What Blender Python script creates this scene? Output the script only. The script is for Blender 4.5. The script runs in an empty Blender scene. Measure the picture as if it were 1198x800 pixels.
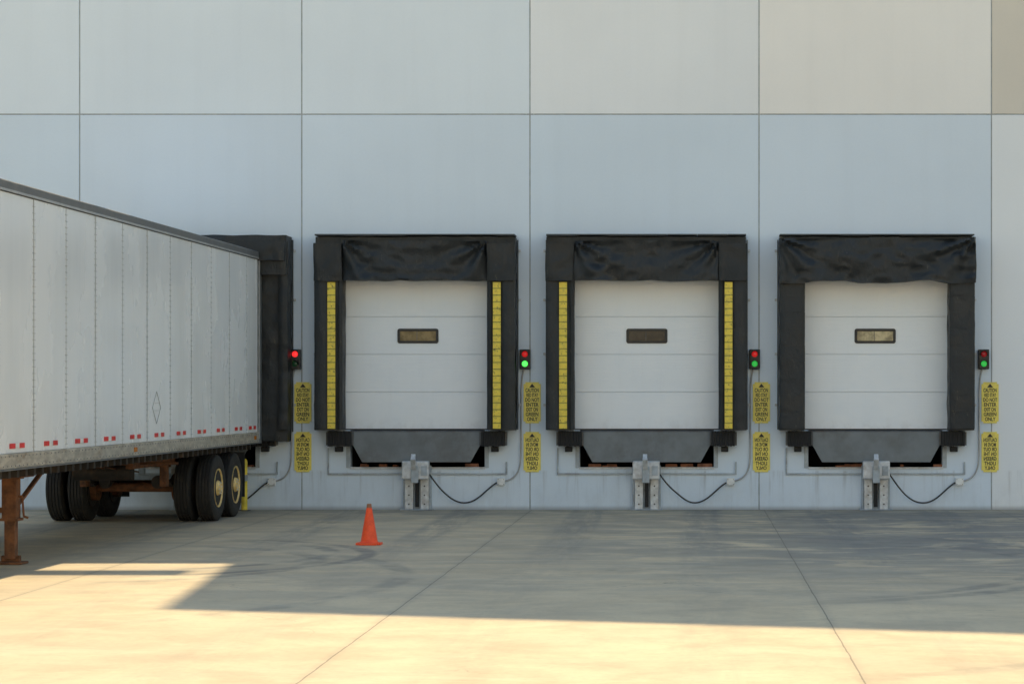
import bpy, bmesh, math, random
from mathutils import Vector, Matrix, noise
random.seed(4)
scene = bpy.context.scene
COL = scene.collection

# ------------------------------------------------------------------ helpers
def new_mat(name):
    m = bpy.data.materials.new(name); m.use_nodes = True
    nt = m.node_tree
    return m, nt, nt.nodes["Principled BSDF"]

class NB:
    def __init__(s, nt): s.nt = nt; s.n = nt.nodes; s.l = nt.links
    def put(s, sock, v):
        if isinstance(v, (int, float)): sock.default_value = v
        elif isinstance(v, tuple): sock.default_value = (*v, 1) if len(v) == 3 and len(sock.default_value) == 4 else v
        else: s.l.new(v, sock)
    def math(s, op, a, b=None, c=None, clamp=False):
        n = s.n.new("ShaderNodeMath"); n.operation = op; n.use_clamp = clamp
        s.put(n.inputs[0], a)
        if b is not None: s.put(n.inputs[1], b)
        if c is not None: s.put(n.inputs[2], c)
        return n.outputs[0]
    def obj(s):
        return s.n.new("ShaderNodeTexCoord").outputs["Object"]
    def geo(s):
        return s.n.new("ShaderNodeNewGeometry").outputs["Position"]
    def mapping(s, vec, scale=(1,1,1), loc=(0,0,0), rot=(0,0,0)):
        n = s.n.new("ShaderNodeMapping"); s.l.new(vec, n.inputs[0])
        n.inputs["Scale"].default_value = scale; n.inputs["Location"].default_value = loc
        n.inputs["Rotation"].default_value = rot
        return n.outputs[0]
    def noise(s, vec, scale, detail=4, rough=.55, dist=0.0):
        n = s.n.new("ShaderNodeTexNoise"); s.l.new(vec, n.inputs["Vector"])
        n.inputs["Scale"].default_value = scale; n.inputs["Detail"].default_value = min(detail, 5)
        n.inputs["Roughness"].default_value = rough; n.inputs["Distortion"].default_value = dist
        return n.outputs[0]
    def ramp(s, f, lo, hi, a=0.0, b=1.0, smooth=True):
        n = s.n.new("ShaderNodeMapRange"); n.interpolation_type = 'SMOOTHSTEP' if smooth else 'LINEAR'
        s.put(n.inputs[0], f); n.inputs[1].default_value = lo; n.inputs[2].default_value = hi
        n.inputs[3].default_value = a; n.inputs[4].default_value = b
        return n.outputs[0]
    def mix(s, f, a, b, blend='MIX'):
        n = s.n.new("ShaderNodeMix"); n.data_type = 'RGBA'; n.blend_type = blend
        s.put(n.inputs[0], f); s.put(n.inputs[6], a); s.put(n.inputs[7], b)
        return n.outputs[2]
    def xyz(s, vec):
        n = s.n.new("ShaderNodeSeparateXYZ"); s.l.new(vec, n.inputs[0]); return n.outputs
    def bump(s, h, strength=.3, dist=.01):
        n = s.n.new("ShaderNodeBump"); s.l.new(h, n.inputs["Height"])
        n.inputs["Strength"].default_value = strength; n.inputs["Distance"].default_value = dist
        return n.outputs[0]

def simple(name, col, rough=.5, metal=0.0, var=.18, scale=6.0, bump=.0, dirt=None, bscale=40, stretch=(1,1,1)):
    """weathered paint / metal / rubber with tone variation"""
    m, nt, b = new_mat(name); g = NB(nt)
    v = g.mapping(g.geo(), scale=stretch)
    n1 = g.noise(v, scale, 5, .6)
    c2 = tuple(max(0, c*(1-var)) for c in col); c3 = tuple(min(1, c*(1+var*.6)) for c in col)
    c = g.mix(g.ramp(n1, .3, .7), c2, c3)
    if dirt:
        n2 = g.noise(v, scale*.45, 5, .7)
        c = g.mix(g.ramp(n2, .5, .72, 0, dirt[1]), c, dirt[0])
    nt.links.new(c, b.inputs["Base Color"])
    nt.links.new(g.ramp(n1, .2, .8, max(.05, rough-.1), min(1, rough+.1)), b.inputs["Roughness"])
    b.inputs["Metallic"].default_value = metal
    if bump:
        nt.links.new(g.bump(g.noise(v, bscale, 4, .6), bump, .01), b.inputs["Normal"])
    return m

def finish(name, bm, mat, parent=None, smooth=None):
    me = bpy.data.meshes.new(name)
    bm.normal_update()
    if smooth is not None:
        for f in bm.faces: f.smooth = True
        for e in bm.edges:
            if len(e.link_faces) == 2 and e.calc_face_angle(0) > smooth: e.smooth = False
    bm.to_mesh(me); bm.free()
    o = bpy.data.objects.new(name, me); COL.objects.link(o)
    if isinstance(mat, (list, tuple)):
        for m in mat: me.materials.append(m)
    elif mat: me.materials.append(mat)
    attach(o, parent)
    return o

def attach(o, parent):
    if parent is not None:
        o.parent = parent
        if parent.get("world_children"):
            o.matrix_parent_inverse = Matrix.Translation(-Vector(parent.location))

def empty(name, loc=(0,0,0), rot=0.0, world=True):
    e = bpy.data.objects.new(name, None); e.location = loc; e.rotation_euler = (0,0,rot)
    e.empty_display_size = .3; COL.objects.link(e)
    if world: e["world_children"] = True
    return e

def add_box(bm, x0, x1, y0, y1, z0, z1, mi=0):
    vs = [bm.verts.new(p) for p in ((x0,y0,z0),(x1,y0,z0),(x1,y1,z0),(x0,y1,z0),(x0,y0,z1),(x1,y0,z1),(x1,y1,z1),(x0,y1,z1))]
    for q in ((0,3,2,1),(4,5,6,7),(0,1,5,4),(1,2,6,5),(2,3,7,6),(3,0,4,7)):
        f = bm.faces.new([vs[i] for i in q]); f.material_index = mi
    return vs

def box(name, x0, x1, y0, y1, z0, z1, mat, parent=None, bevel=.006):
    bm = bmesh.new(); add_box(bm, x0,x1,y0,y1,z0,z1)
    if bevel: bmesh.ops.bevel(bm, geom=bm.edges[:], offset=bevel, segments=2, affect='EDGES', profile=.6)
    return finish(name, bm, mat, parent)

def boxes(name, lst, mat, parent=None, bevel=0.0):
    bm = bmesh.new()
    for b in lst:
        t = bmesh.new(); add_box(t, *b)
        if bevel: bmesh.ops.bevel(t, geom=t.edges[:], offset=bevel, segments=1, affect='EDGES')
        me = bpy.data.meshes.new("tmp"); t.to_mesh(me); t.free(); bm.from_mesh(me); bpy.data.meshes.remove(me)
    return finish(name, bm, mat, parent)

def add_rod(bm, p0, p1, r0, r1=None, seg=14):
    p0, p1 = Vector(p0), Vector(p1); r1 = r0 if r1 is None else r1
    d = p1-p0; L = d.length; q = Vector((0,0,1)).rotation_difference(d.normalized()).to_matrix().to_4x4()
    M = Matrix.Translation((p0+p1)/2) @ q
    bmesh.ops.create_cone(bm, cap_ends=True, segments=seg, radius1=r0, radius2=r1, depth=L, matrix=M)

def rods(name, lst, mat, parent=None, seg=14):
    bm = bmesh.new()
    for r in lst: add_rod(bm, *r, seg=seg)
    return finish(name, bm, mat, parent, smooth=.7)

def beam(name, lst, mat, parent=None):
    """square bars between points (p0,p1,w,h)"""
    bm = bmesh.new()
    for p0, p1, w, h in lst:
        p0, p1 = Vector(p0), Vector(p1); d = p1-p0
        q = d.to_track_quat('Y', 'Z').to_matrix().to_4x4()
        M = Matrix.Translation((p0+p1)/2) @ q @ Matrix.Diagonal((w, d.length, h, 1))
        bmesh.ops.create_cube(bm, size=1, matrix=M)
    return finish(name, bm, mat, parent)

def tube(name, pts, r, mat, parent=None, smooth=True):
    cu = bpy.data.curves.new(name, 'CURVE'); cu.dimensions = '3D'; cu.bevel_depth = r; cu.bevel_resolution = 3
    sp = cu.splines.new('NURBS' if smooth else 'POLY'); sp.points.add(len(pts)-1)
    for p, c in zip(sp.points, pts): p.co = (*c, 1)
    if smooth: sp.use_endpoint_u = True; sp.order_u = 4; sp.resolution_u = 10
    cu.materials.append(mat)
    o = bpy.data.objects.new(name, cu); COL.objects.link(o); attach(o, parent); return o

def lathe(name, prof, mat, parent=None, seg=48, axis='X', center=(0,0,0), ang=.6):
    """prof list of (axial, radius) ; revolve about axis"""
    bm = bmesh.new(); rings = []
    for a, r in prof:
        ring = []
        for i in range(seg):
            t = 2*math.pi*i/seg
            if axis == 'X': p = (a, r*math.cos(t), r*math.sin(t))
            elif axis == 'Y': p = (r*math.cos(t), -a, r*math.sin(t))
            else: p = (r*math.cos(t), r*math.sin(t), a)
            ring.append(bm.verts.new(Vector(p)+Vector(center)))
        rings.append(ring)
    for k in range(len(rings)-1):
        for i in range(seg):
            j = (i+1) % seg
            bm.faces.new((rings[k][i], rings[k][j], rings[k+1][j], rings[k+1][i]))
    for ring in (rings[0], rings[-1]):
        try: bm.faces.new(ring)
        except Exception: pass
    bmesh.ops.recalc_face_normals(bm, faces=bm.faces[:])
    return finish(name, bm, mat, parent, smooth=ang)

def soft_box(name, x0,x1,y0,y1,z0,z1, mat, parent, amp=.02, seed=0, step=.05, fx=1.6, fz=1.6, zbot=None, ztop=None, bulge=0.0, extra=None):
    """cloth covered foam block: finely divided box with fabric puckers"""
    nx = max(2, int((x1-x0)/step)); ny = max(2, int((y1-y0)/step)); nz = max(2, int((z1-z0)/step))
    bm = bmesh.new(); cache = {}
    def V(i,j,k):
        key = (i,j,k)
        if key in cache: return cache[key]
        u,v,w = i/nx, j/ny, k/nz
        x = x0+(x1-x0)*u; y = y0+(y1-y0)*v
        zb = z0 if zbot is None else zbot(x); zt = z1 if ztop is None else ztop(x)
        z = zb+(zt-zb)*w
        front = 1-v
        p = Vector((x*fx, 7.3+seed, z*fz))
        n1 = noise.noise(p*1.0); n2 = 1-abs(noise.noise(p*2.6+Vector((3,1,5))))*2.2
        n3 = noise.noise(Vector((x*9+z*4, seed, z*7-x*3)))
        dy = -(amp*(n1*1.2+n2*.55+n3*.25))*front
        dy -= bulge*front*math.sin(math.pi*u)*math.sin(math.pi*min(1,max(0,w)))
        if extra: dy -= extra(u, w)*front
        e = min(u, 1-u)*(x1-x0)
        if e < .05: dy += (.05-e)*.6*front
        dx = amp*.45*noise.noise(Vector((seed*1.7, y*2, z*3.1)))
        dz = amp*.45*noise.noise(Vector((x*3.1, y*2, seed*2.3+z)))
        cache[key] = bm.verts.new((x+dx, y+dy, z+dz)); return cache[key]
    for i in range(nx):
        for k in range(nz):
            bm.faces.new((V(i,0,k),V(i+1,0,k),V(i+1,0,k+1),V(i,0,k+1)))
            bm.faces.new((V(i,ny,k),V(i,ny,k+1),V(i+1,ny,k+1),V(i+1,ny,k)))
    for j in range(ny):
        for k in range(nz):
            bm.faces.new((V(0,j,k),V(0,j,k+1),V(0,j+1,k+1),V(0,j+1,k)))
            bm.faces.new((V(nx,j,k),V(nx,j+1,k),V(nx,j+1,k+1),V(nx,j,k+1)))
    for i in range(nx):
        for j in range(ny):
            bm.faces.new((V(i,j,0),V(i,j+1,0),V(i+1,j+1,0),V(i+1,j,0)))
            bm.faces.new((V(i,j,nz),V(i+1,j,nz),V(i+1,j+1,nz),V(i,j+1,nz)))
    return finish(name, bm, mat, parent, smooth=.8)

# ------------------------------------------------------------------ materials
def wall_mat(name, col, seed=0.0, dirt=.25):
    m, nt, b = new_mat(name); g = NB(nt); P = g.geo()
    big = g.noise(g.mapping(P, scale=(.35,.35,.35), loc=(seed,0,0)), 1.0, 3, .5)
    streak = g.noise(g.mapping(P, scale=(2.2,1,.09), loc=(seed,0,0)), 1.4, 5, .6)
    fine = g.noise(P, 26, 4, .6)
    c = g.mix(g.ramp(big, .3, .7), tuple(x*.965 for x in col), tuple(min(1,x*1.02) for x in col))
    c = g.mix(g.ramp(streak, .45, .75, 0, .10), c, tuple(x*.78 for x in col))
    c = g.mix(g.ramp(fine, .3, .8, 0, .05), c, tuple(x*.6 for x in col))
    z = g.xyz(P)[2]
    low = g.math('MULTIPLY', g.ramp(z, 0, .75, 1, 0), g.ramp(g.noise(g.mapping(P, scale=(1.3,1,.6)), 2.2, 5, .7), .35, .75, .15, 1))
    c = g.mix(g.math('MULTIPLY', low, dirt), c, (.36,.37,.38))
    base = g.math('MULTIPLY', g.ramp(z, 0.0, .09, 1, 0), .5)
    c = g.mix(base, c, (.14,.13,.11))
    st = g.noise(g.mapping(P, scale=(9,1,.5)), 1.0, 5, .65)
    band = g.math('MULTIPLY', g.ramp(z, .1, .62, .25, 1), g.ramp(z, .62, .68, 1, 0))
    c = g.mix(g.math('MULTIPLY', g.math('MULTIPLY', g.ramp(st, .5, .72), band), .32), c, (.16,.14,.12))
    nt.links.new(c, b.inputs["Base Color"]); b.inputs["Roughness"].default_value = .62
    nt.links.new(g.bump(fine, .12, .006), b.inputs["Normal"])
    return m
M_wall = [wall_mat("painted_concrete_a", (.735,.83,.93), 0), wall_mat("painted_concrete_b", (.715,.815,.92), 3.1), wall_mat("painted_concrete_c", (.725,.82,.925), 7.7)]
M_wall_up = [wall_mat("painted_concrete_upper_a", (.80,.875,.945), 2), wall_mat("concrete_upper_flare_b", (.87,.895,.92), 5), wall_mat("concrete_upper_flare_c", (.92,.90,.87), 9)]  # b and c: warm lens-flare tint put into the panel colour
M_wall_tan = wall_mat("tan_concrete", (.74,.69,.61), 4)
M_wall_white = wall_mat("white_concrete", (.88,.91,.94), 6)
M_seal_joint = simple("joint_sealant", (.38,.40,.41), .8)
M_steel = simple("galvanised_steel", (.62,.64,.66), .45, .2, var=.25, scale=9, dirt=((.26,.17,.11), .5))
M_frame = simple("grey_painted_steel", (.43,.48,.52), .55, 0, var=.2, dirt=((.14,.11,.09), .5))
M_darksteel = simple("dark_steel", (.10,.105,.11), .5, .3, var=.35, dirt=((.12,.07,.04), .5))
M_lip = simple("leveler_plate_paint", (.18,.195,.20), .55, .0, var=.2, scale=3, dirt=((.10,.09,.08), .5), bump=.15)
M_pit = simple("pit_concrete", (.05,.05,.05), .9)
M_rubber = simple("bumper_rubber", (.018,.018,.019), .75, 0, var=.4, scale=14, bump=.4)
M_cable = simple("cable_rubber", (.02,.02,.02), .5)
M_conduit = simple("conduit_metal", (.42,.43,.44), .45, .4)
M_roof = simple("roof_membrane", (.5,.5,.48), .8)

def fabric(name, col):
    m, nt, b = new_mat(name); g = NB(nt); P = g.geo()
    n = g.noise(P, 2.5, 5, .65); f = g.noise(g.mapping(P, scale=(1,1,.6)), 9, 5, .65, .6)
    c = g.mix(g.ramp(n, .35, .7), col, tuple(x*1.7+.003 for x in col))
    scuff = g.noise(g.mapping(P, scale=(3,3,.9)), 5, 5, .75)
    c = g.mix(g.ramp(scuff, .61, .74, 0, .55), c, (.15,.13,.095))
    nt.links.new(c, b.inputs["Base Color"])
    nt.links.new(g.ramp(n, .3, .7, .42, .66), b.inputs["Roughness"])
    nt.links.new(g.bump(f, .7, .03), b.inputs["Normal"])
    return m
M_fab = fabric("black_vinyl_fabric", (.010,.0118,.013))
M_fab2 = fabric("black_vinyl_fabric_flap", (.014,.0162,.018))
M_webbing = simple("grey_webbing", (.06,.065,.07), .7)

def strip_mat():
    m, nt, b = new_mat("yellow_guide_strip"); g = NB(nt); P = g.geo(); z = g.xyz(P)[2]
    fr = g.math('FRACT', g.math('MULTIPLY', z, 9.0))
    dash = g.math('LESS_THAN', fr, .16)
    n = g.noise(P, 12, 5, .7)
    c = g.mix(g.ramp(n, .4, .75), (.92,.70,.08), (.70,.54,.09))
    c = g.mix(g.ramp(g.noise(P, 22, 5, .75), .56, .66, 0, .8), c, (.07,.06,.035))
    c = g.mix(g.math('MULTIPLY', dash, .6), c, (.08,.07,.04))
    nt.links.new(c, b.inputs["Base Color"]); b.inputs["Roughness"].default_value = .5
    return m
M_strip = strip_mat()

def door_mat():
    m, nt, b = new_mat("white_door_enamel"); g = NB(nt); P = g.geo(); z = g.xyz(P)[2]
    n = g.noise(P, 1.3, 4, .6); s = g.noise(g.mapping(P, scale=(5,1,.4)), 2, 5, .65)
    c = g.mix(g.ramp(n, .3, .7), (.88,.92,.955), (.92,.95,.975))
    c = g.mix(g.ramp(s, .5, .8, 0, .10), c, (.70,.71,.72))
    c = g.mix(g.math('MULTIPLY', g.ramp(z, 1.33, 1.6, 1, 0), g.ramp(g.noise(P, 7, 5, .7), .4, .7, 0, .2)), c, (.45,.43,.40))
    rib = g.math('SINE', g.math('MULTIPLY', z, 2*math.pi/.045))
    nt.links.new(c, b.inputs["Base Color"]); b.inputs["Roughness"].default_value = .38
    nt.links.new(g.bump(rib, .2, .002), b.inputs["Normal"])
    return m
M_door = door_mat()
M_black = simple("black_plastic", (.018,.018,.018), .45)
def glass(name, col):
    m, nt, b = new_mat(name); g = NB(nt); n = g.noise(g.geo(), 6, 4, .6)
    nt.links.new(g.mix(g.ramp(n,.35,.65), col, tuple(x*.45 for x in col)), b.inputs["Base Color"])
    b.inputs["Roughness"].default_value = .12; b.inputs["Specular IOR Level"].default_value = .35
    return m
M_glass = [glass("window_pane_brown", (.20,.14,.06)), glass("pane_reflection_brown_b", (.28,.20,.085)), glass("window_pane_dark", (.06,.045,.03)), glass("pane_reflection_pale", (.66,.55,.33))]  # brown and pale panes: reflection of the sunlit ground put into the colour
M_sign = simple("sign_yellow", (.92,.76,.15), .45, 0, var=.10, scale=10, dirt=((.55,.44,.10), .35))
M_ink = simple("sign_black_ink", (.02,.02,.02), .5)
def lamp_mat(name, col, em):
    m, nt, b = new_mat(name); g = NB(nt)
    n = g.noise(g.geo(), 80, 2, .5)
    nt.links.new(g.mix(n, col, tuple(x*.7 for x in col)), b.inputs["Base Color"])
    b.inputs["Emission Color"].default_value = (*col, 1); b.inputs["Emission Strength"].default_value = em
    b.inputs["Roughness"].default_value = .25
    return m
M_red_on = lamp_mat("red_lens_lit", (.9,.03,.03), 1.1); M_red_off = lamp_mat("red_lens", (.45,.015,.02), .12)
M_grn_on = lamp_mat("green_lens_lit", (.10,.95,.12), 1.3); M_grn_off = lamp_mat("green_lens", (.02,.10,.04), .0)
M_grn_dim = lamp_mat("green_lens_dim", (.04,.55,.08), .55); M_red_dim = lamp_mat("red_lens_dim", (.75,.02,.02), .4)

# ------------------------------------------------------------------ ground
def ground_mat():
    m, nt, b = new_mat("concrete_yard"); g = NB(nt); P = g.geo(); X, Y, Z = g.xyz(P)
    n1 = g.noise(P, .22, 5, .6); n2 = g.noise(P, 1.1, 5, .65, .4); n3 = g.noise(P, 14, 5, .7); n4 = g.noise(P, 3, 4, .6)
    wob = g.math('MULTIPLY', g.math('SUBTRACT', n2, .5), .03)
    c = g.mix(g.ramp(n1, .3, .7), (.66,.515,.325), (.75,.59,.375))
    c = g.mix(g.ramp(n2, .36, .68, 0, .5), c, (.50,.395,.265))
    c = g.mix(g.ramp(n3, .45, .75, 0, .3), c, (.36,.29,.205))
    bl_ = g.noise(g.mapping(P, scale=(.6,1.2,1), loc=(5,2,0)), .8, 5, .7, .8)
    c = g.mix(g.ramp(bl_, .52, .66, 0, .35), c, (.80,.66,.45))
    slab = g.math('FLOOR', g.math('DIVIDE', g.math('ADD', X, 2.71), 3.87))
    tone = g.math('FRACT', g.math('MULTIPLY', g.math('SINE', g.math('MULTIPLY', slab, 12.7)), 43.1))
    c = g.mix(g.math('MULTIPLY', tone, .10), c, (.40,.35,.28))
    # darker film that strengthens towards the wall
    mottle = g.noise(g.mapping(P, scale=(.35,.8,1), loc=(2,7,0)), 1.0, 5, .7, .6)
    c = g.mix(g.math('MULTIPLY', g.ramp(mottle, .38, .62), g.ramp(Y, -20, -13, .12, .38)), c, (.30,.275,.235))
    fx = g.math('MULTIPLY', g.math('ABSOLUTE', g.math('SUBTRACT', g.math('FRACT', g.math('DIVIDE', g.math('ADD', X, 2.71), 3.83)), .5)), 3.83)
    lane = g.math('MULTIPLY', g.ramp(fx, .55, .72), g.ramp(fx, 1.12, 1.3, 1, 0))
    ln = g.noise(g.mapping(P, scale=(3.2,.35,1), rot=(0,0,.05)), 1.4, 5, .7, .5)
    lane = g.math('MULTIPLY', g.math('MULTIPLY', lane, g.ramp(ln, .35, .6)), g.ramp(Y, -15, -3, .2, .9))
    c = g.mix(g.math('MULTIPLY', lane, .5), c, (.17,.17,.165))
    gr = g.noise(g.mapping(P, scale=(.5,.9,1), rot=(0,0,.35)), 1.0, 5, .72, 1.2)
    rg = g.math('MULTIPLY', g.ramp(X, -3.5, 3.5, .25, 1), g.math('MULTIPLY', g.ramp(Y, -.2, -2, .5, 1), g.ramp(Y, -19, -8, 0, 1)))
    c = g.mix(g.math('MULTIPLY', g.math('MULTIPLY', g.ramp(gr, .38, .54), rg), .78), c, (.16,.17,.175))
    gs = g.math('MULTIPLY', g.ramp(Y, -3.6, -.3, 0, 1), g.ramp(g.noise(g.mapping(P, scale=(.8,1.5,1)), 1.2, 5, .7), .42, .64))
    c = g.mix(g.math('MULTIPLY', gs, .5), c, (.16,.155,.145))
    def arc(cx, cy, r, w, a0, k):
        dx = g.math('SUBTRACT', X, cx); dy = g.math('SUBTRACT', Y, cy)
        d = g.math('SQRT', g.math('ADD', g.math('MULTIPLY', dx, dx), g.math('MULTIPLY', dy, dy)))
        e = g.math('ABSOLUTE', g.math('SUBTRACT', d, r))
        e = g.math('ADD', e, g.math('MULTIPLY', g.math('SUBTRACT', n4, .5), .08))
        mk = g.ramp(e, w*.4, w*1.2, 1, 0)
        mk = g.math('MULTIPLY', mk, g.ramp(dx, a0[0], a0[1], 0, 1))
        return g.math('MULTIPLY', g.math('MULTIPLY', mk, g.ramp(n2, .3, .6)), k)
    arcs = [arc(-7.2,-10.6,2.75,.13,(.5,2.0),.65), arc(-7.3,-10.9,3.35,.13,(.8,2.4),.7), arc(-7.5,-12.0,3.1,.15,(.5,2.2),.5), arc(-9.5,-14.5,6.4,.16,(4,5.8),.4),
            arc(-1.5,-12,5.5,.15,(2,4.5),.6), arc(-1.4,-11.6,6.1,.16,(2,4.5),.6), arc(-2.5,-15.5,8.2,.17,(3,6),.55),
            arc(10,-9,8.5,.16,(-9,-5),.35)]
    tot = arcs[0]
    for a in arcs[1:]: tot = g.math('MAXIMUM', tot, a)
    c = g.mix(tot, c, (.16,.155,.145))
    v = nt.nodes.new("ShaderNodeTexVoronoi"); nt.links.new(g.mapping(P, scale=(.9,.9,.9)), v.inputs[0]); v.inputs["Scale"].default_value = 1
    sp = g.math('MULTIPLY', g.ramp(v.outputs["Distance"], .03, .10, 1, 0), g.ramp(n1, .48, .6))
    c = g.mix(g.math('MULTIPLY', sp, .5), c, (.14,.13,.115))
    ft = g.math('MULTIPLY', g.ramp(Y, -.7, 0, 0, 1), g.ramp(n4, .3, .7, .2, 1))
    c = g.mix(g.math('MULTIPLY', ft, .55), c, (.16,.14,.11))
    xj = g.math('ADD', g.math('ADD', X, 2.71), wob)
    fj = g.math('ABSOLUTE', g.math('SUBTRACT', g.math('FRACT', g.math('ADD', g.math('DIVIDE', xj, 3.88), .5)), .5))
    jd = g.math('MULTIPLY', fj, 3.88)
    jl = g.ramp(jd, .003, .009, 1, 0); js = g.ramp(jd, .01, .09, .22, 0)
    yj = g.math('ABSOLUTE', g.math('ADD', g.math('ADD', Y, 24.5), wob))
    jl2 = g.ramp(yj, .005, .011, 1, 0)
    c = g.mix(js, c, (.28,.25,.20)); c = g.mix(g.math('MULTIPLY', g.math('MAXIMUM', jl, jl2), .7), c, (.15,.12,.09))
    vc = nt.nodes.new("ShaderNodeTexVoronoi"); vc.feature = 'DISTANCE_TO_EDGE'
    mp = g.mapping(P, scale=(.12,.17,1)); ad = nt.nodes.new("ShaderNodeVectorMath"); ad.operation = 'ADD'
    nn = nt.nodes.new("ShaderNodeTexNoise"); nt.links.new(P, nn.inputs[0]); nn.inputs["Scale"].default_value = .9; nn.inputs["Detail"].default_value = 5
    sc = nt.nodes.new("ShaderNodeVectorMath"); sc.operation = 'SCALE'; nt.links.new(nn.outputs[1], sc.inputs[0]); sc.inputs["Scale"].default_value = .22
    nt.links.new(mp, ad.inputs[0]); nt.links.new(sc.outputs[0], ad.inputs[1]); nt.links.new(ad.outputs[0], vc.inputs[0]); vc.inputs["Scale"].default_value = 1
    ck = g.math('MULTIPLY', g.ramp(vc.outputs["Distance"], .0, .0022, 1, 0), g.ramp(n1, .5, .62))
    c = g.mix(g.math('MULTIPLY', ck, .6), c, (.16,.135,.11))
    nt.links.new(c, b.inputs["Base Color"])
    nt.links.new(g.ramp(n2, .3, .7, .6, .8), b.inputs["Roughness"])
    nt.links.new(g.bump(g.math('SUBTRACT', n3, g.math('MULTIPLY', jl, 3)), .2, .006), b.inputs["Normal"])
    return m
bm = bmesh.new()
bmesh.ops.create_grid(bm, x_segments=4, y_segments=4, size=600)
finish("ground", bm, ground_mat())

# ------------------------------------------------------------------ warehouse
DOCKS = [-8.45, -4.62, -.79, 3.03]
JX = [-40.87, -37.05,-33.22,-29.4,-25.57,-21.75,-17.92, -14.1, -10.27, -6.557, -2.743, 1.086, 4.971, 8.83, 12.7, 16.55, 20.4, 24.3, 28.1, 32.0, 35.9, 39.7]
TAN = 1.28; SX = .01
ZJ = 6.6; ZP = 12*TAN
wh = empty("warehouse_building", (0,0,0))
G = .010
def panel(name, x0, x1, z0, z1, mat, hole=None):
    bm = bmesh.new()
    if hole is None: xs = [x0,x1]; zs = [z0,z1]; skip = set()
    else:
        c = hole; xs = [x0, c-1.27, c-1.12, c+1.12, c+1.27, x1]; zs = [z0, .70, 1.33, 3.98, z1]
        skip = {(2,1),(1,2),(2,2),(3,2)}
    V = {(i,k): bm.verts.new((xs[i], 0, zs[k])) for i in range(len(xs)) for k in range(len(zs))}
    for i in range(len(xs)-1):
        for k in range(len(zs)-1):
            if (i,k) in skip: continue
            bm.faces.new((V[i,k],V[i+1,k],V[i+1,k+1],V[i,k+1]))
    o = finish(name, bm, mat, wh)
    s = o.modifiers.new("thick", 'SOLIDIFY'); s.thickness = .2; s.offset = -1
    b = o.modifiers.new("chamfer", 'BEVEL'); b.width = .006; b.segments = 2; b.limit_method = 'ANGLE'
    return o
for i in range(len(JX)-1):
    x0, x1 = JX[i]+G, JX[i+1]-G
    mid = (x0+x1)/2
    hole = None
    for c in DOCKS:
        if x0 < c < x1: hole = c
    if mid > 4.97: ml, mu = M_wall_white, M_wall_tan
    elif mid < -10: ml, mu = M_wall[i%3], M_wall_up[0]
    else:
        ml = M_wall[i%3]
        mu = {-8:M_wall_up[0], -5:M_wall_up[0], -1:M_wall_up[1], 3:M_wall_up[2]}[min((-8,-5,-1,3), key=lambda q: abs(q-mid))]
    panel("wall_panel_lower", x0, x1, -.05, ZJ-G, ml, hole)
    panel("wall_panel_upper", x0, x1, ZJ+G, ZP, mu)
bk = [(x-.06, x+.06, .010, .06, 0, ZP-.05) for x in JX[1:-1]]
boxes("joint_sealant_vertical", bk, M_seal_joint, wh)
boxes("joint_sealant_horizontal", [(JX[k]+.07, JX[k+1]-.07, .010, .06, ZJ-.05, ZJ+.05) for k in range(len(JX)-1)], M_seal_joint, wh)
box("parapet_cap", JX[0], JX[-1], -.03, .25, ZP+.003, ZP+.06, M_frame, wh)
box("rear_hall", JX[0], JX[-1], 2.8, 60, 0, ZP-.3, M_wall[0], wh, bevel=0)
box("side_wall_west", JX[0], JX[0]+.2, .21, 2.79, 0, ZP-.3, M_wall[0], wh, bevel=0)
box("side_wall_east", JX[-1]-.2, JX[-1], .21, 2.79, 0, ZP-.3, M_wall[0], wh, bevel=0)
box("front_roof", JX[0]+.2, JX[-1]-.2, .21, 2.79, ZP-.6, ZP-.35, M_roof, wh, bevel=0)
bm = bmesh.new()
xa, x1 = 8.0, 39.0; xl, xt = -5.58, -5.05; za = 18.7*TAN; zb = za+(xa-xt)*.29*TAN
pr = [(xl,ZP-.32),(x1,ZP-.32),(x1,zb),(xa,zb),(xt,za)]
f_ = [bm.verts.new((x, 1.0, z)) for x,z in pr]; r_ = [bm.verts.new((x, 58, z)) for x,z in pr]
bm.faces.new(f_); bm.faces.new(r_[::-1])
for i in range(5):
    j=(i+1)%5; bm.faces.new((f_[j],f_[i],r_[i],r_[j]))
bmesh.ops.recalc_face_normals(bm, faces=bm.faces[:])
finish("shadow_shaping_hall", bm, M_wall_up[0], wh)  # unseen upper volume, outline shaped to cast the yard's shadow edge
dz0 = 14.6*TAN
boxes("shadow_band_bar", [(-22,-5.7,1.2,1.5,dz0,dz0+.5)]+[(x,x+.12,1.25,1.45,ZP-.34,dz0-.002) for x in (-20,-15,-11)], M_steel, wh)  # unseen bar on posts, added to cast a thin shadow band on the ground

ow = empty("bounce_warehouse", (0,-54,0))  # unseen building added behind the camera to bounce sunlight onto the wall
M_ow = simple("bounce_cladding_white", (.88,.88,.87), .5, 0, var=.04, scale=.4)
box("main_volume", -75, 75, -100, -54, 0, 15, M_ow, ow, bevel=0)
boxes("cladding_ribs", [(x, x+.12, -53.999, -53.94, 5.2, 14.8) for x in range(-74, 75, 2)], M_ow, ow)
boxes("dock_openings", [(x-1.25,x+1.25,-53.999,-53.93,1.2,3.8) for x in range(-66, 68, 6)], simple("bounce_door_grey", (.62,.63,.63), .5), ow)
boxes("eave_cap", [(-75.1,75.1,-54.2,-53.85,15.002,15.3)], M_frame, ow)

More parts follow.
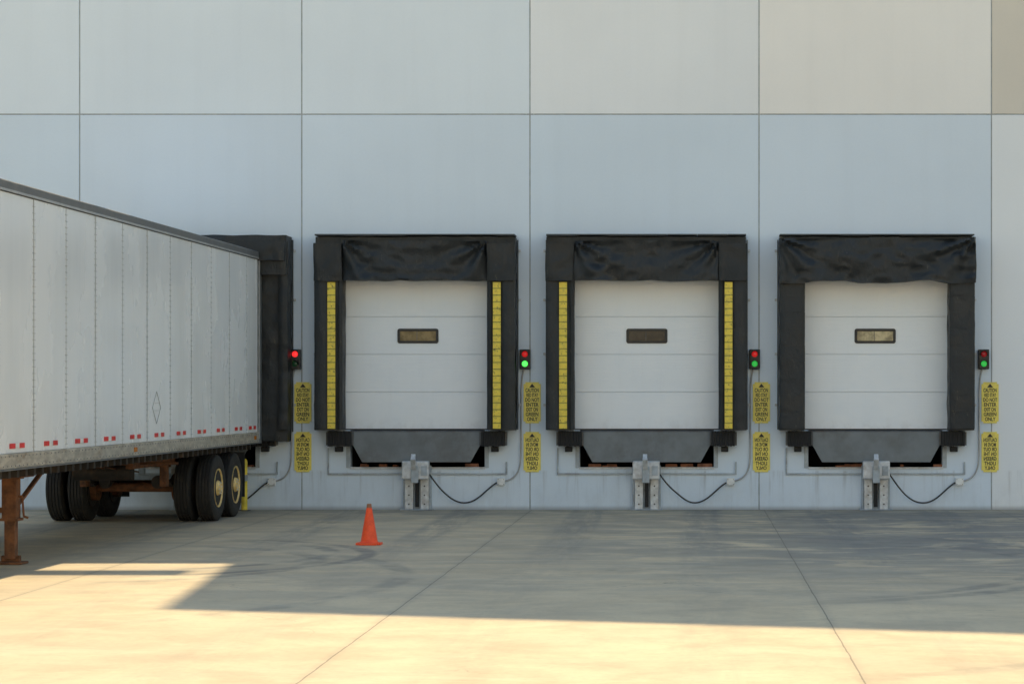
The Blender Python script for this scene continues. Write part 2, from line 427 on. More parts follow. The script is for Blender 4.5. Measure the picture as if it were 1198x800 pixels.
# ------------------------------------------------------------------ docks
def lip_plate(parent, c):
    bm = bmesh.new()
    pts = [(-1.10,-.13,1.30),(1.10,-.13,1.30),(1.08,-.15,1.12),(.90,-.19,.80),(-.90,-.19,.80),(-1.08,-.15,1.12)]
    a = [bm.verts.new((c+x,y,z)) for x,y,z in pts]; b = [bm.verts.new((c+x,y+.025,z)) for x,y,z in pts]
    bm.faces.new(a[::-1]); bm.faces.new(b)
    for i in range(6):
        j=(i+1)%6; bm.faces.new((a[i],a[j],b[j],b[i]))
    bmesh.ops.recalc_face_normals(bm, faces=bm.faces[:])
    finish("hinged_lip", bm, M_lip, parent)

for di, c in enumerate(DOCKS):
    d = empty("loading_dock_door", (c, .08, 1.33))
    z = 1.335; hs = [.63,.63,.63,.63,.1]
    for h in hs:
        box("door_section", c-1.262, c+1.262, .045, .09, z, z+h-.004, M_door, d, bevel=.004); z += h
    box("backing", c-1.262, c+1.262, .0865, .11, 1.335, 3.97, M_door, d, bevel=0)
    zc = 2.90
    bm = bmesh.new(); N = 32; W, H = .345, .125
    def rr(W, H, r, y):
        out = []
        for q in range(4):
            sx, sz = [(1,1),(-1,1),(-1,-1),(1,-1)][q]
            for t in range(8):
                a = math.pi/2*q + math.pi/2*t/7
                out.append(bm.verts.new((c+sx*(W-r)+r*math.cos(a), y, zc+sz*(H-r)+r*math.sin(a))))
        return out
    r1 = rr(W,H,.04,.046); r2 = rr(W-.006,H-.006,.036,.022); r3 = rr(W-.044,H-.044,.016,.022); r4 = rr(W-.046,H-.046,.014,.042)
    for A,B in ((r1,r2),(r2,r3),(r3,r4)):
        for i in range(32):
            j=(i+1)%32; bm.faces.new((A[i],A[j],B[j],B[i]))
    bmesh.ops.recalc_face_normals(bm, faces=bm.faces[:])
    finish("window_frame", bm, M_black, d, smooth=.6)
    box("window_pane", c-W+.04, c+W-.04, .036, .0445, zc-H+.04, zc+H-.04, M_glass[di], d, bevel=0)
    box("window_mullion", c-.02, c-.012, .033, .0359, zc-H+.046, zc+H-.046, M_darksteel, d, bevel=0)
    box("bottom_rubber", c-1.25, c+1.25, .03, .044, 1.332, 1.352, M_black, d, bevel=0)
    lv = empty("dock_leveler", (c, 0, 1.3))
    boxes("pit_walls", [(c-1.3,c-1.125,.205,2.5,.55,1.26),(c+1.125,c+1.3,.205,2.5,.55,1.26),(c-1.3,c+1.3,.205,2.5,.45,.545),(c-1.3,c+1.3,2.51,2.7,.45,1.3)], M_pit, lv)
    box("deck_plate", c-1.11, c+1.11, -.10, 2.5, 1.29, 1.325, M_lip, lv, bevel=0)
    boxes("deck_beams", [(c+x-.03,c+x+.03,.02,2.3,1.13,1.285) for x in (-.95,-.6,-.25,.1,.45,.8)], M_darksteel, lv)
    lip_plate(lv, c)
    rods("lip_hinge", [((c-1.1,-.105,1.305),(c+1.1,-.105,1.305),.022)], M_darksteel, lv)
    box("pit_curb_angle", c-1.13, c+1.13, -.03, .10, .682, .712, M_steel, lv)
    junk = []
    for k in range(9):
        xx = c-1.0+random.random()*2; junk.append((xx, xx+.05+random.random()*.18, -.01+random.random()*.05, .12, .714, .735+random.random()*.035))
    boxes("pit_debris", junk, simple("debris_rust%d"%di, (.32,.13,.07), .8, var=.5), lv)
    boxes("pit_side_angles", [(c-1.19,c-1.125,-.02,-.002,.70,1.05),(c+1.125,c+1.19,-.02,-.002,.70,1.05)], M_frame, lv)
    fr = [(c-1.50,c+1.50,-.035,-.003,.585,.612),(c-1.50,c-1.475,-.035,-.003,.613,1.03),(c+1.475,c+1.50,-.035,-.003,.613,.80)]
    boxes("wall_guard_angle", fr, M_frame, lv, bevel=.003)
    bp = empty("dock_bumper", (c, -.1, 1.18))
    for s in (-1, 1):
        xa_, xb_ = sorted((c+s*1.08, c+s*1.47))
        layers = []
        n = 9
        for k in range(n):
            w = (xb_-xa_)/n
            layers.append((xa_+k*w+.002, xa_+(k+1)*w-.002, -.26-.006*random.random(), -.012, 1.06+.01*random.random(), 1.315))
        boxes("laminated_rubber", layers, M_rubber, bp, bevel=.004)
        boxes("mounting_plate", [(xa_-.03,xa_-.004,-.2,-.01,1.08,1.3),(xb_+.004,xb_+.03,-.2,-.01,1.08,1.3)], M_darksteel, bp)
        xl_ = c+s*1.30
        box("lower_hook", xl_-.06, xl_+.06, -.16, -.012, .97, 1.055, M_rubber, bp)
    sh = empty("dock_seal", (c, -.2, 3))
    hw = 1.655 if di < 3 else 1.61
    F = -.40
    if di == 0:
        soft_box("side_pad_right", c+1.0, c+1.72, -.36, -.005, 1.15, 4.42, M_fab, sh, .035, 3, bulge=.05)
        soft_box("side_pad_left", c-1.66, c-1.15, -.36, -.005, 1.33, 4.42, M_fab, sh, .03, 4)
        soft_box("head_pad", c-1.68, c+1.72, -.52, -.005, 3.9, 4.55, M_fab2, sh, .03, 5, bulge=.05)
        soft_box("head_pad_fold", c+.6, c+1.70, -.62, -.50, 4.12, 4.46, M_fab, sh, .04, 8)
        soft_box("side_flap", c+1.58, c+1.735, -.46, -.1, 1.35, 4.45, M_fab, sh, .03, 12)
        boxes("edge_webbing", [(c+1.735,c+1.755,-.06,-.005,1.3,4.5)], M_webbing, sh)
    else:
        aw = .018 if di < 3 else .03
        for s in (-1, 1):
            xa_, xb_ = sorted((c+s*1.20, c+s*hw))
            soft_box("side_pad", xa_, xb_, F, -.005, 1.335, 3.95, M_fab, sh, aw, di*3+s, step=.045)
            if di < 3:
                g0, g1 = sorted((c+s*1.295, c+s*1.425))
                if s < 0: g0, g1 = c-1.44, c-1.31
                box("guide_strip", g0, g1, F-.045, F-.02, 1.36, 3.78, M_strip, sh, bevel=.004)
                f0, f1 = sorted((c+s*1.43, c+s*(hw+.005)))
                soft_box("wear_flap_outer", f0+.012*(s>0), f1-.012*(s<0), F-.05, F-.005, 1.34, 3.84, M_fab2, sh, .012, di*5+s, step=.05)
                e0, e1 = sorted((c+s*1.195, c+s*1.285))
                soft_box("wear_flap_inner", e0, e1, F-.035, F-.005, 1.34, 3.84, M_fab2, sh, .008, di*7+s, step=.04)
            else:
                for k in range(9):
                    zz = 1.36+k*.275
                    soft_box("wear_pleat", xa_-.004, xb_+.004, F-.035, F-.004, zz, zz+.272, M_fab2, sh, .010, k+s*9, step=.05)
        def sag(u, w, di=di):
            s = 0
            for cu in (0, 1):
                du = abs(u-cu); a = math.atan2(1-w+.02, du*3+.02)
                s += .045*math.sin(a*11+di)*math.exp(-du*2.5)
            return s + .02*math.sin(math.pi*u)*(1-w)
        if di < 3:
            zb_ = lambda x, c=c, di=di: 3.80+.02*noise.noise(Vector((x*2,di,0)))
            soft_box("head_pad", c-hw, c+hw, F+.05, -.005, 3.83, 4.53, M_fab, sh, .02, di*2, step=.06)
            soft_box("head_curtain", c-1.19, c+1.19, F-.06, F+.06, 3.80, 4.46, M_fab2, sh, .045, di*4+1, step=.035, zbot=zb_, extra=sag, fx=1.2, fz=2.4)
            for s in (-1,1):
                xa_, xb_ = sorted((c+s*1.20, c+s*(hw+.01)))
                soft_box("corner_gusset", xa_, xb_, F-.09, F+.1, 3.80, 4.42, M_fab, sh, .025, di*6+s, step=.04)
        else:
            zb_ = lambda x, c=c: 3.76+.12*(1-abs((x-c)/1.22)**3 if abs(x-c)<1.22 else 0) - .12*math.exp(-((x-c)/.75)**2)
            soft_box("head_pad", c-hw, c+hw, F+.05, -.005, 3.85, 4.53, M_fab, sh, .02, di*2, step=.06)
            soft_box("head_curtain", c-hw-.01, c+hw+.01, F-.11, F+.06, 3.75, 4.50, M_fab2, sh, .06, 23, step=.035, zbot=zb_, extra=sag, fx=1.1, fz=2.2)
        tp = []
        xx = c-hw
        while xx < c+hw-.01:
            x2 = min(c+hw, xx+.5); tp.append((xx, x2-.004, F-.015, -.004, 4.545+.012*random.random(), 4.575)); xx = x2
        boxes("top_flashing", tp, M_webbing, sh)
        boxes("edge_webbing", [(c-hw-.03,c-hw-.014,-.06,-.005,1.34,4.5),(c+hw+.014,c+hw+.03,-.06,-.005,1.34,4.5)], M_webbing, sh)
    br = []
    for s in (-1,1):
        for zz in (4.32,3.5,2.6,1.75):
            xb_ = c+s*(hw+.055+(0.07 if di==0 else 0)); br.append((xb_-.018,xb_+.018,-.05,-.003,zz-.02,zz+.02))
    boxes("fixing_clips", br, M_steel, sh, bevel=.004)
    rs = empty("trailer_restraint", (c, -.1, 0))
    boxes("guide_rails", [(c-.20,c-.06,-.13,-.004,.0,.80),(c+.06,c+.20,-.13,-.004,.0,.80)], M_steel, rs, bevel=.008)
    boxes("rail_flanges", [(c-.235,c-.203,-.08,-.004,.02,.74),(c+.203,c+.235,-.08,-.004,.02,.74)], M_frame, rs, bevel=.003)
    box("rail_web", c-.058, c+.058, -.05, -.004, .02, .78, M_frame, rs)
    box("carriage_housing", c-.23, c+.22, -.30, -.132, .52, .82, M_steel, rs, bevel=.02)
    box("carriage_side", c-.07, c+.05, -.36, -.302, .46, .74, M_frame, rs, bevel=.012)
    beam("restraint_hook", [((c-.02,-.37,.70),(c-.02,-.48,.86),.08,.05),((c-.02,-.48,.84),(c-.02,-.42,.93),.07,.04)], M_steel, rs)
    boxes("access_cover", [(c+.09,c+.19,-.315,-.302,.58,.74)], M_frame, rs, bevel=.003)
    rods("cover_bolts", [((c+x,-.131,z),(c+x,-.145,z),.014) for x in (-.13,.13) for z in (.1,.25,.4)], M_darksteel, rs, seg=8)
    box("foot_plate", c-.27, c+.27, -.22, -.004, .004, .018, M_frame, rs, bevel=.002)
    box("drive_spring", c-.03, c+.03, -.1, -.052, .05, .5, M_rubber, rs)
    sg = [.0,.0,.05,-.02][di]
    tube("power_cable", [(c+.22,-.2,.60),(c+.34,-.2,.42),(c+.50,-.15,.24+sg),(c+.70,-.12,.11),(c+.92,-.10,.12),(c+1.12,-.08,.28),(c+1.24,-.06,.40),(c+1.33,-.05,.455)], .013, M_cable, rs)
    cb = empty("junction_box", (c+1.40, -.04, .47))
    box("enclosure", c+1.335, c+1.465, -.085, -.004, .41, .53, simple("junction_box_paint%d"%di, (.78,.78,.76), .5), cb, bevel=.01)
    rods("cover_screws", [((c+1.335+a,-.086,.41+b),(c+1.335+a,-.09,.41+b),.006) for a in (.02,.11) for b in (.02,.10)], M_darksteel, cb, seg=8)
    tube("conduit", [(c+1.466,-.03,.48),(c+1.54,-.03,.50),(c+1.62,-.03,.54),(c+1.70,-.03,.66),(c+1.725,-.03,.82),(c+1.73,-.03,1.05),(c+1.735,-.03,1.6),(c+1.73,-.03,2.1),(c+1.755,-.03,2.25),(c+1.78,-.04,2.36)], .013, M_conduit, cb)
    sl = empty("dock_signal_light", (c+1.80, -.06, 2.51))
    xs = c+1.80
    box("housing", xs-.09, xs+.09, -.12, -.004, 2.345, 2.675, M_black, sl, bevel=.015)
    for zz, m_ in ((2.595, [M_red_on,M_red_dim,M_red_dim,M_red_off][di]), (2.435, [M_grn_off,M_grn_on,M_grn_dim,M_grn_dim][di])):
        lathe("lens", [(-.02,.050),(.004,.050),(.012,.040),(.018,.022),(.020,.001)], m_, sl, seg=24, axis='Y', center=(xs,-.122,zz))
        bm = bmesh.new(); seg = 20
        A=[];B=[]
        for i in range(seg+1):
            a = math.pi*1.25*i/seg - math.pi*.125
            A.append(bm.verts.new((xs+.064*math.cos(a), -.12, zz+.064*math.sin(a)))); B.append(bm.verts.new((xs+.064*math.cos(a), -.17-.02*math.sin(a), zz+.064*math.sin(a))))
        for i in range(seg): bm.faces.new((A[i],A[i+1],B[i+1],B[i]))
        o = finish("visor", bm, M_black, sl, smooth=.6); sd = o.modifiers.new("t",'SOLIDIFY'); sd.thickness=.004
    for z1, z0, mirror, lines in ((2.13,1.445,False,["CAUTION","RED STAY","DO NOT","ENTER","EXIT ON","GREEN","ONLY"]),
                                  (1.30,.63,True,["CAUTION","MOVE IN","OR OUT","ON THE","GREEN","LIGHT","ONLY"])):
        xc = c+1.915
        sgn = empty("warning_sign", (xc, -.02, (z0+z1)/2))
        bm = bmesh.new(); add_box(bm, xc-.143, xc+.143, -.020, -.014, z0, z1)
        vert = [e for e in bm.edges if abs(e.verts[0].co.y-e.verts[1].co.y) > .003]
        bmesh.ops.bevel(bm, geom=vert, offset=.03, segments=4, affect='EDGES')
        finish("sign_plate", bm, M_sign, sgn)
        H = z1-z0
        bm = bmesh.new(); zt_ = z1-.025
        tv = [bm.verts.new(p) for p in ((xc-.05,-.0213,zt_-.065),(xc+.05,-.0213,zt_-.065),(xc,-.0213,zt_))]
        bm.faces.new(tv); finish("warning_triangle", bm, M_ink, sgn)
        rods("sign_screws", [((xc,-.020,z1-.015),(xc,-.025,z1-.015),.006),((xc,-.020,z0+.015),(xc,-.025,z0+.015),.006)], M_steel, sgn, seg=8)
        n = len(lines); lh = (H-.125)/n
        for k, t in enumerate(lines):
            cu = bpy.data.curves.new("sign_text", 'FONT'); cu.body = t; cu.align_x = 'CENTER'; cu.size = lh*1.08
            cu.offset = .0024; cu.extrude = .0004
            cu.materials.append(M_ink)
            o = bpy.data.objects.new("lettering", cu); COL.objects.link(o)
            o.parent = sgn; o.matrix_parent_inverse = Matrix.Translation(-Vector(sgn.location))
            o.location = (xc, -.0212, z1-.10-(k+.82)*lh)
            wid = .215 if len(t) > 4 else .16
            o.scale = ((-1 if mirror else 1)*wid/(len(t)*.62*lh*1.08), 1, 1); o.rotation_euler = (math.pi/2, 0, 0)

bl = empty("yellow_pipe_bollard", (-7.45,-.35,0))
lathe("post", [(0,.052),(.80,.052),(.835,.045),(.86,.025),(.865,.001)], simple("bollard_yellow", (.85,.66,.06), .5, var=.25, dirt=((.2,.12,.04), .5)), bl, seg=24, axis='Z', center=(-7.45,-.35,0))
box("base_plate", -7.54, -7.36, -.44, -.26, .004, .016, M_darksteel, bl, bevel=.002)

# ------------------------------------------------------------------ cone
def cone_mat():
    m, nt, b = new_mat("cone_orange_pvc"); g = NB(nt); P = g.geo(); z = g.xyz(P)[2]
    n = g.noise(P, 14, 5, .7)
    c = g.mix(g.ramp(n, .35, .75), (1.0,.10,.02), (.85,.075,.015))
    c = g.mix(g.ramp(z, .47, .49), c, (.28,.12,.06))
    c = g.mix(g.ramp(g.noise(P, 30, 5, .7), .58, .7, 0, .4), c, (.30,.07,.03))
    nt.links.new(c, b.inputs["Base Color"]); b.inputs["Roughness"].default_value = .45
    return m
cn = empty("traffic_cone", (-4.2,-8.83,0)); MC = cone_mat()
lathe("cone_body", [(.028,.125),(.04,.118),(.05,.108),(.49,.033),(.525,.030),(.53,.026),(.53,.018),(.5,.018)], MC, cn, seg=40, axis='Z', center=(-4.2,-8.83,0))
bm = bmesh.new(); add_box(bm, -4.36,-4.04,-8.99,-8.67,.004,.03)
ve = [e for e in bm.edges if abs(e.verts[0].co.z-e.verts[1].co.z) > .01]
bmesh.ops.bevel(bm, geom=ve, offset=.05, segments=4, affect='EDGES')
finish("cone_base", bm, MC, cn)

# ------------------------------------------------------------------ trailer
TR = empty("semi_trailer", (-7.17,-.42,0), rot=-.021, world=False)
L = 16.15; Wd = 2.6; ZB, ZT = 1.14, 4.27
def side_mat():
    m, nt, b = new_mat("trailer_white_skin"); g = NB(nt); P = g.obj(); X,Y,Z = g.xyz(P)
    n = g.noise(g.mapping(P, scale=(1,.8,.5)), 1.2, 4, .5)
    c = g.mix(g.ramp(n, .3, .7), (.90,.925,.95), (.95,.965,.98))
    st = g.noise(g.mapping(P, scale=(1,6,.18)), 1.3, 4, .6)
    c = g.mix(g.ramp(st, .42, .8, 0, .16), c, (.72,.74,.76))
    pan = g.math('FLOOR', g.math('DIVIDE', g.math('ADD', Y, .36+.0), 1.25))
    tn = g.math('FRACT', g.math('MULTIPLY', g.math('SINE', g.math('MULTIPLY', pan, 7.13)), 91.7))
    c = g.mix(g.math('MULTIPLY', tn, .12), c, (.74,.80,.86))
    low = g.math('MULTIPLY', g.ramp(Z, 1.25, 2.2, 1, 0), g.ramp(g.noise(g.mapping(P, scale=(1,3,1)), 2, 5, .7), .35, .7))
    c = g.mix(g.math('MULTIPLY', low, .16), c, (.60,.57,.52))
    sc = g.noise(g.mapping(P, scale=(1,.7,7)), 2.2, 5, .75)
    c = g.mix(g.ramp(sc, .69, .74, 0, .18), c, (.55,.55,.55))
    rust = g.noise(g.mapping(P, scale=(1,4,1.5)), 1.7, 5, .7)
    c = g.mix(g.ramp(rust, .73, .77, 0, .6), c, (.45,.22,.08))
    nt.links.new(c, b.inputs["Base Color"])
    nt.links.new(g.ramp(n, .3, .7, .18, .32), b.inputs["Roughness"])
    wv = g.noise(g.mapping(P, scale=(1,1.6,.5)), 1.5, 2, .4)
    nt.links.new(g.bump(wv, .25, .03), b.inputs["Normal"])
    return m
M_skin = side_mat()
M_rail = simple("trailer_top_rail", (.17,.175,.18), .5, .2, var=.25)
M_brail = simple("trailer_bottom_rail", (.50,.46,.39), .5, .2, var=.3, scale=5, dirt=((.22,.14,.07), .6), stretch=(1,1,3))
M_post = simple("trailer_rear_post", (.20,.21,.22), .45, .2, var=.3)
M_rust = simple("rusty_frame", (.19,.08,.035), .8, .1, var=.5, scale=8, dirt=((.05,.03,.02), .7), bump=.4)
M_under = simple("undercarriage_black", (.035,.03,.027), .7, .1, var=.5, scale=7, dirt=((.13,.07,.035), .6))
M_tyre = simple("tyre_rubber", (.022,.021,.020), .78, 0, var=.4, scale=12, dirt=((.07,.055,.04), .5), bump=.3)
M_rim = simple("rim_bronze_lit", (.92,.62,.24), .4, .0, var=.3, scale=12, dirt=((.40,.23,.09), .5))  # bronze rim, colour brightened to carry golden light on the hubs
M_refl_r = simple("reflector_red", (.75,.03,.025), .35); M_refl_w = simple("reflector_white", (.82,.80,.78), .35)
seams = [-(4.0-.42+1.25*k) for k in range(-3, 11)]
seams = [s for s in seams if -L+.3 < s < -.3]
box("cargo_box_core", -Wd+.02, -.02, -L+.02, -.03, 1.2, 4.2, M_skin, TR, bevel=0)
edges = [-.22]+seams+[-L+.12]
for sd in (0, 1):
    lst = []
    for k in range(len(edges)-1):
        y1, y0 = edges[k], edges[k+1]
        off = .004*(k % 2)
        if sd == 0: lst.append((-.019, .0+off-.004, y0+.004, y1-.004, 1.31, 4.14))
        else: lst.append((-Wd+.004-off, -Wd+.019, y0+.004, y1-.004, 1.31, 4.14))
    boxes("side_panels", lst, M_skin, TR, bevel=.002)
bm = bmesh.new()
for s in seams:
    for sx in (0, -Wd):
        sg_ = 1 if sx == 0 else -1
        for dy in (-.035, .035):
            z = 1.36
            while z < 4.12:
                bmesh.ops.create_icosphere(bm, subdivisions=1, radius=.007, matrix=Matrix.Translation((sx+sg_*.0025, s+dy, z))); z += .075
finish("rivets", bm, simple("rivet_metal", (.55,.56,.57), .5, .1), TR, smooth=1.2)
boxes("seam_battens", [(-.002,.0045,s-.008,s+.008,1.31,4.14) for s in seams], simple("seam_sealant", (.52,.53,.54), .6), TR)
for nm, a, b_ in (("top_rail_right", -.045, .018), ("top_rail_left", -Wd-.018, -Wd+.045)):
    boxes(nm, [(a,b_,-L,-.002,4.145,ZT)], M_rail, TR, bevel=.012)
boxes("top_rail_trim", [(.0185,.024,-L,-.002,4.15,4.175)], simple("trim_light", (.5,.5,.5), .4, .4), TR)
for nm, a, b_ in (("bottom_rail_right", -.05, .014), ("bottom_rail_left", -Wd-.014, -Wd+.05)):
    boxes(nm, [(a,b_,-L+.02,-.002,ZB,1.305)], M_brail, TR, bevel=.006)
boxes("bottom_rail_lip", [(-.06,.024,-L+.02,-.002,ZB-.018,ZB-.001)], M_rail, TR)
bm = bmesh.new(); y = -.3
while y > -L+.2:
    bmesh.ops.create_icosphere(bm, subdivisions=1, radius=.009, matrix=Matrix.Translation((.015, y, 1.17))); bmesh.ops.create_icosphere(bm, subdivisions=1, radius=.009, matrix=Matrix.Translation((.015, y-.07, 1.275))); y -= .14
finish("rail_rivets", bm, M_post, TR)
box("roof_sheet", -Wd+.03, -.03, -L+.02, -.02, 4.201, 4.26, M_skin, TR, bevel=.01)
boxes("rear_frame", [(-.14,.022,-.21,.0,ZB-.02,ZT+.01),(-Wd-.022,-Wd+.14,-.21,.0,ZB-.02,ZT+.01),(-Wd+.142,-.142,-.2,-.002,4.12,ZT+.005),(-Wd+.142,-.142,-.2,-.002,ZB-.02,1.22)], M_post, TR, bevel=.008)
boxes("rear_frame_strip", [(.0225,.027,-.205,-.15,1.2,4.2)], simple("alu_strip", (.55,.56,.57), .4, .5), TR)
boxes("rear_doors", [(-1.298,-.145,-.028,-.004,1.225,4.115),(-Wd+.145,-1.302,-.028,-.004,1.225,4.115)], M_skin, TR, bevel=.004)
rods("door_lock_rods", [((x,.012,1.2),(x,.012,4.14),.014) for x in (-.35,-1.0,-1.6,-2.25)], M_steel, TR)
box("nose_panel", -Wd+.12, -.12, -L-.02, -L+.018, 1.2, 4.2, M_skin, TR)
boxes("nose_corner_posts", [(-.12,.002,-L-.01,-L+.11,1.15,4.26),(-Wd-.002,-Wd+.12,-L-.01,-L+.11,1.15,4.26)], M_rail, TR, bevel=.03)
lr, lw = [], []
for k in range(len(edges)-1):
    m_ = (edges[k]+edges[k+1])/2
    lr += [(.0005,.006,m_-.24,m_-.05,1.36,1.415),(.0005,.006,m_+.09,m_+.28,1.36,1.415)]
    lw += [(.0005,.006,m_-.049,m_+.089,1.36,1.415)]
boxes("reflective_tape_red", lr, M_refl_r, TR); boxes("reflective_tape_white", lw, M_refl_w, TR)
yc, zc = -6.85, 1.76; r = .22
pp = [Vector((.006,yc,zc+r)),Vector((.006,yc+r,zc)),Vector((.006,yc,zc-r)),Vector((.006,yc-r,zc))]
beam("placard_frame", [(pp[i],pp[(i+1)%4],.006,.007) for i in range(4)]+[((.006,yc-.1,zc+.06),(.006,yc+.1,zc+.06),.005,.005),((.006,yc-.12,zc-.04),(.006,yc+.12,zc-.04),.005,.005)], simple("placard_grey", (.45,.45,.45), .5), TR)
boxes("marker_lights", [(.0145,.03,y-.06,y+.06,1.19,1.25) for y in (-.5,-8.0,-15.6)], lamp_mat("amber_marker", (.7,.22,.02), 0), TR, bevel=.004)
boxes("floor_cross_members", [(-Wd+.06,-.06,-.5-.305*k-.04,-.5-.305*k+.04,1.03,1.135) for k in range(50)], M_under, TR)
boxes("floor_underside", [(-Wd+.05,-.05,-L+.05,-.05,1.136,1.18)], M_under, TR)
boxes("slider_rails", [(-1.95,-1.85,-5.6,-.7,.88,1.028),(-.75,-.65,-5.6,-.7,.88,1.028)], M_rust, TR)
boxes("slider_cross", [(-1.848,-.752,y-.05,y+.05,.90,1.0) for y in (-1.0,-2.3,-3.6,-4.6)], M_rust, TR)
AX = [-2.9, -1.68]
boxes("spring_hangers", [(x-.05,x+.05,y-.09,y+.09,.55,.879) for x in (-1.9,-.7) for y in (-3.6,-2.29,-1.0)], M_rust, TR, bevel=.01)
sp = []
for ax in AX:
    for x in (-1.9,-.7):
        for k in range(3):
            w = .5-.12*k
            sp += [((x,ax-w,.60-.03*k),(x,ax,.66-.03*k),.08,.022),((x,ax,.66-.03*k),(x,ax+w,.60-.03*k),.08,.022)]
beam("leaf_springs", sp, M_under, TR)
rods("axles", [((-Wd+.2,a,.51),(-.2,a,.51),.068) for a in AX]+[((-Wd+.62,a,.51),(-Wd+.72,a,.51),.2) for a in AX]+[((-.72,a,.51),(-.62,a,.51),.2) for a in AX], M_rust, TR, seg=20)
rods("brake_chambers", [((x,a-.28,.60),(x,a-.10,.60),.085) for a in AX for x in (-1.72,-.92)]+[((x,a-.22,.60),(x,a-.19,.60),.10) for a in AX for x in (-1.72,-.92)], M_under, TR, seg=18)
rods("air_tank", [((-1.85,-4.3,.80),(-1.0,-4.3,.80),.13)], M_under, TR, seg=20)
rods("slider_bar_and_lines", [((-2.2,-5.2,.95),(-.1,-5.2,.95),.02),((-1.2,-5.2,.9),(-1.25,-3.0,.75),.014),((-1.4,-5.3,.93),(-1.35,-2.9,.72),.014)], M_rust, TR)
def wheel(ax, xin, side):
    tw = .265; R = .505
    hw_ = tw/2
    xc_ = xin - side*hw_
    prof = [(-hw_*.80,.285),(-hw_*.93,.31),(-hw_,.37),(-hw_*1.02,.41),(-hw_*.97,.455),(-hw_*.86,.488),(-hw_*.80,.500)]
    for gx in (-.55,-.18,.18,.55):
        prof += [(hw_*(gx-.05),R),(hw_*(gx-.045),R-.018),(hw_*(gx+.045),R-.018),(hw_*(gx+.05),R)]
    prof += [(hw_*.80,.500),(hw_*.86,.488),(hw_*.97,.455),(hw_*1.02,.41),(hw_,.37),(hw_*.93,.31),(hw_*.80,.285)]
    lathe("tyre", prof, M_tyre, TR, seg=56, center=(xc_, ax, R), ang=.5)
for ax in AX:
    for side, face in ((1, -.03), (-1, -Wd+.03)):
        s = side
        wheel(ax, face, s); wheel(ax, face-s*.335, s)
        c0 = (face, ax, .505)
        pr = [(-s*.030,.288),(-s*.005,.296),(-s*.004,.284),(-s*.03,.272),(-s*.06,.262),(-s*.075,.25),(-s*.08,.225),(-s*.07,.19),(-s*.066,.14),(-s*.06,.12),(-s*.02,.115),(s*.012,.10),(s*.02,.06),(s*.024,.001)]
        lathe("rim", pr, M_rim, TR, seg=40, center=c0, ang=.5)
        pr2 = [(-s*.60,.15),(-s*.60,.285),(-s*.36,.285),(-s*.335,.27),(-s*.3,.2),(-s*.17,.2)]
        lathe("inner_rim", pr2, M_under, TR, seg=32, center=c0)
        bm = bmesh.new()
        for k in range(10):
            a = 2*math.pi*k/10; y_, z_ = ax+.165*math.cos(a), .505+.165*math.sin(a)
            add_rod(bm, (face-s*.07,y_,z_), (face-s*.035,y_,z_), .016, seg=6)
        for k in range(8):
            a = 2*math.pi*k/8+.2; y_, z_ = ax+.085*math.cos(a), .505+.085*math.sin(a)
            add_rod(bm, (face+s*.010,y_,z_), (face+s*.026,y_,z_), .01, seg=6)
        finish("lug_nuts", bm, M_steel, TR)
boxes("mud_flaps", [(-.68,-.05,-.98,-.965,.28,1.0),(-Wd+.05,-Wd+.68,-.98,-.965,.28,1.0)], M_rubber, TR)
boxes("underride_guard", [(-Wd+.2,-.2,-.12,-.02,.50,.60),(-2.0,-1.9,-.11,-.03,.605,1.12),(-.7,-.6,-.11,-.03,.605,1.12)], M_frame, TR, bevel=.006)
yl = -11.78
for x in (-.43, -2.17):
    boxes("landing_leg", [(x-.085,x+.085,yl-.085,yl+.085,.52,1.13),(x-.062,x+.062,yl-.062,yl+.062,.06,.519)], M_rust, TR, bevel=.008)
    boxes("landing_foot", [(x-.16,x+.16,yl-.14,yl+.14,.004,.03),(x-.11,x+.11,yl-.03,yl+.03,.031,.10)], M_rust, TR, bevel=.006)
    boxes("leg_flange", [(x-.11,x+.11,yl-.11,yl+.11,.50,.53),(x-.12,x+.12,yl-.10,yl+.10,.98,1.0)], M_rust, TR)
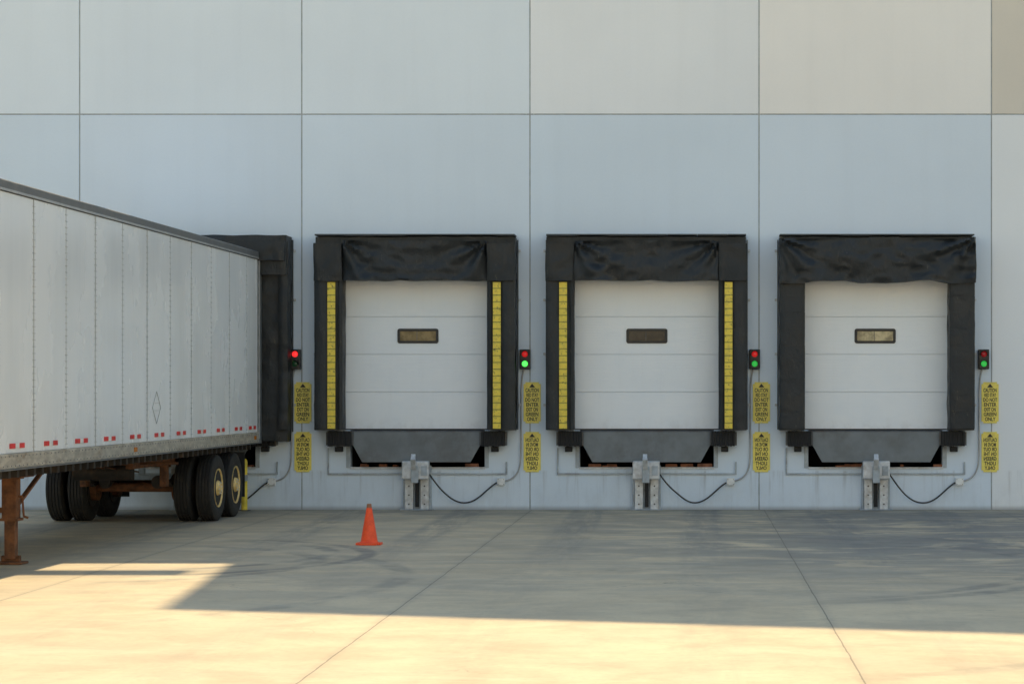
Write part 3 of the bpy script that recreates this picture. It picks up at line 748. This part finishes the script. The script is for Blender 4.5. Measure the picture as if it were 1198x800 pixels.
beam("landing_gear_braces", [((-.43,yl,.62),(-2.17,yl,.62),.06,.06),((-.43,yl+.05,.60),(-.43,yl+1.25,1.05),.05,.03),((-2.17,yl+.05,.60),(-2.17,yl+1.25,1.05),.05,.03),
     ((-.55,yl,.60),(-1.3,yl,1.06),.04,.03),((-2.05,yl,.60),(-1.3,yl,1.06),.04,.03)], M_rust, TR)
rods("crank_handle", [((-.43,yl,.78),(-.30,yl,.78),.014),((-.30,yl,.78),(-.29,yl+.02,.55),.012),((-.29,yl+.02,.55),(-.24,yl+.02,.53),.014)], M_rust, TR)
boxes("landing_gear_mount", [(-.62,-.24,yl-.25,yl+.25,1.0,1.028),(-2.36,-1.98,yl-.25,yl+.25,1.0,1.028)], M_rust, TR)
boxes("coupler_plate", [(-2.1,-.5,-L+.2,-L+2.0,1.06,1.1)], M_rust, TR)
rods("kingpin", [((-1.3,-L+.95,.98),(-1.3,-L+.95,1.06),.045)], M_darksteel, TR)

# ------------------------------------------------------------------ light
dirv = Vector((SX,-1,-TAN)).normalized()
el = math.asin(-dirv.z); az = math.atan2(-dirv.x, -dirv.y)
sun = bpy.data.lights.new("sun", 'SUN'); sun.energy = 5; sun.angle = math.radians(.5); sun.color = (1, .80, .48)
so = bpy.data.objects.new("sun", sun); COL.objects.link(so); so.location = (0,20,40)
so.rotation_euler = dirv.to_track_quat('-Z','Y').to_euler()
w = bpy.data.worlds.new("World"); scene.world = w; w.use_nodes = True
nt = w.node_tree; bg = nt.nodes["Background"]
sky = nt.nodes.new("ShaderNodeTexSky"); sky.sky_type = 'NISHITA'; sky.sun_disc = False
sky.sun_elevation = el; sky.sun_rotation = az; sky.dust_density = 0.0; sky.air_density = 2.1; sky.ozone_density = 1.5
nt.links.new(sky.outputs[0], bg.inputs[0]); bg.inputs[1].default_value = .15

cam = bpy.data.cameras.new("camera"); co = bpy.data.objects.new("camera", cam); COL.objects.link(co)
co.location = (0,-39,2.0); co.rotation_euler = (math.pi/2,0,0)
cam.sensor_width = 36; cam.lens = 36*2730/1198
cam.shift_x = (599-812)/1198; cam.shift_y = (456-400)/1198
cam.clip_end = 3000; scene.camera = co
scene.view_settings.view_transform = 'Standard'; scene.view_settings.look = 'None'; scene.view_settings.exposure = 0
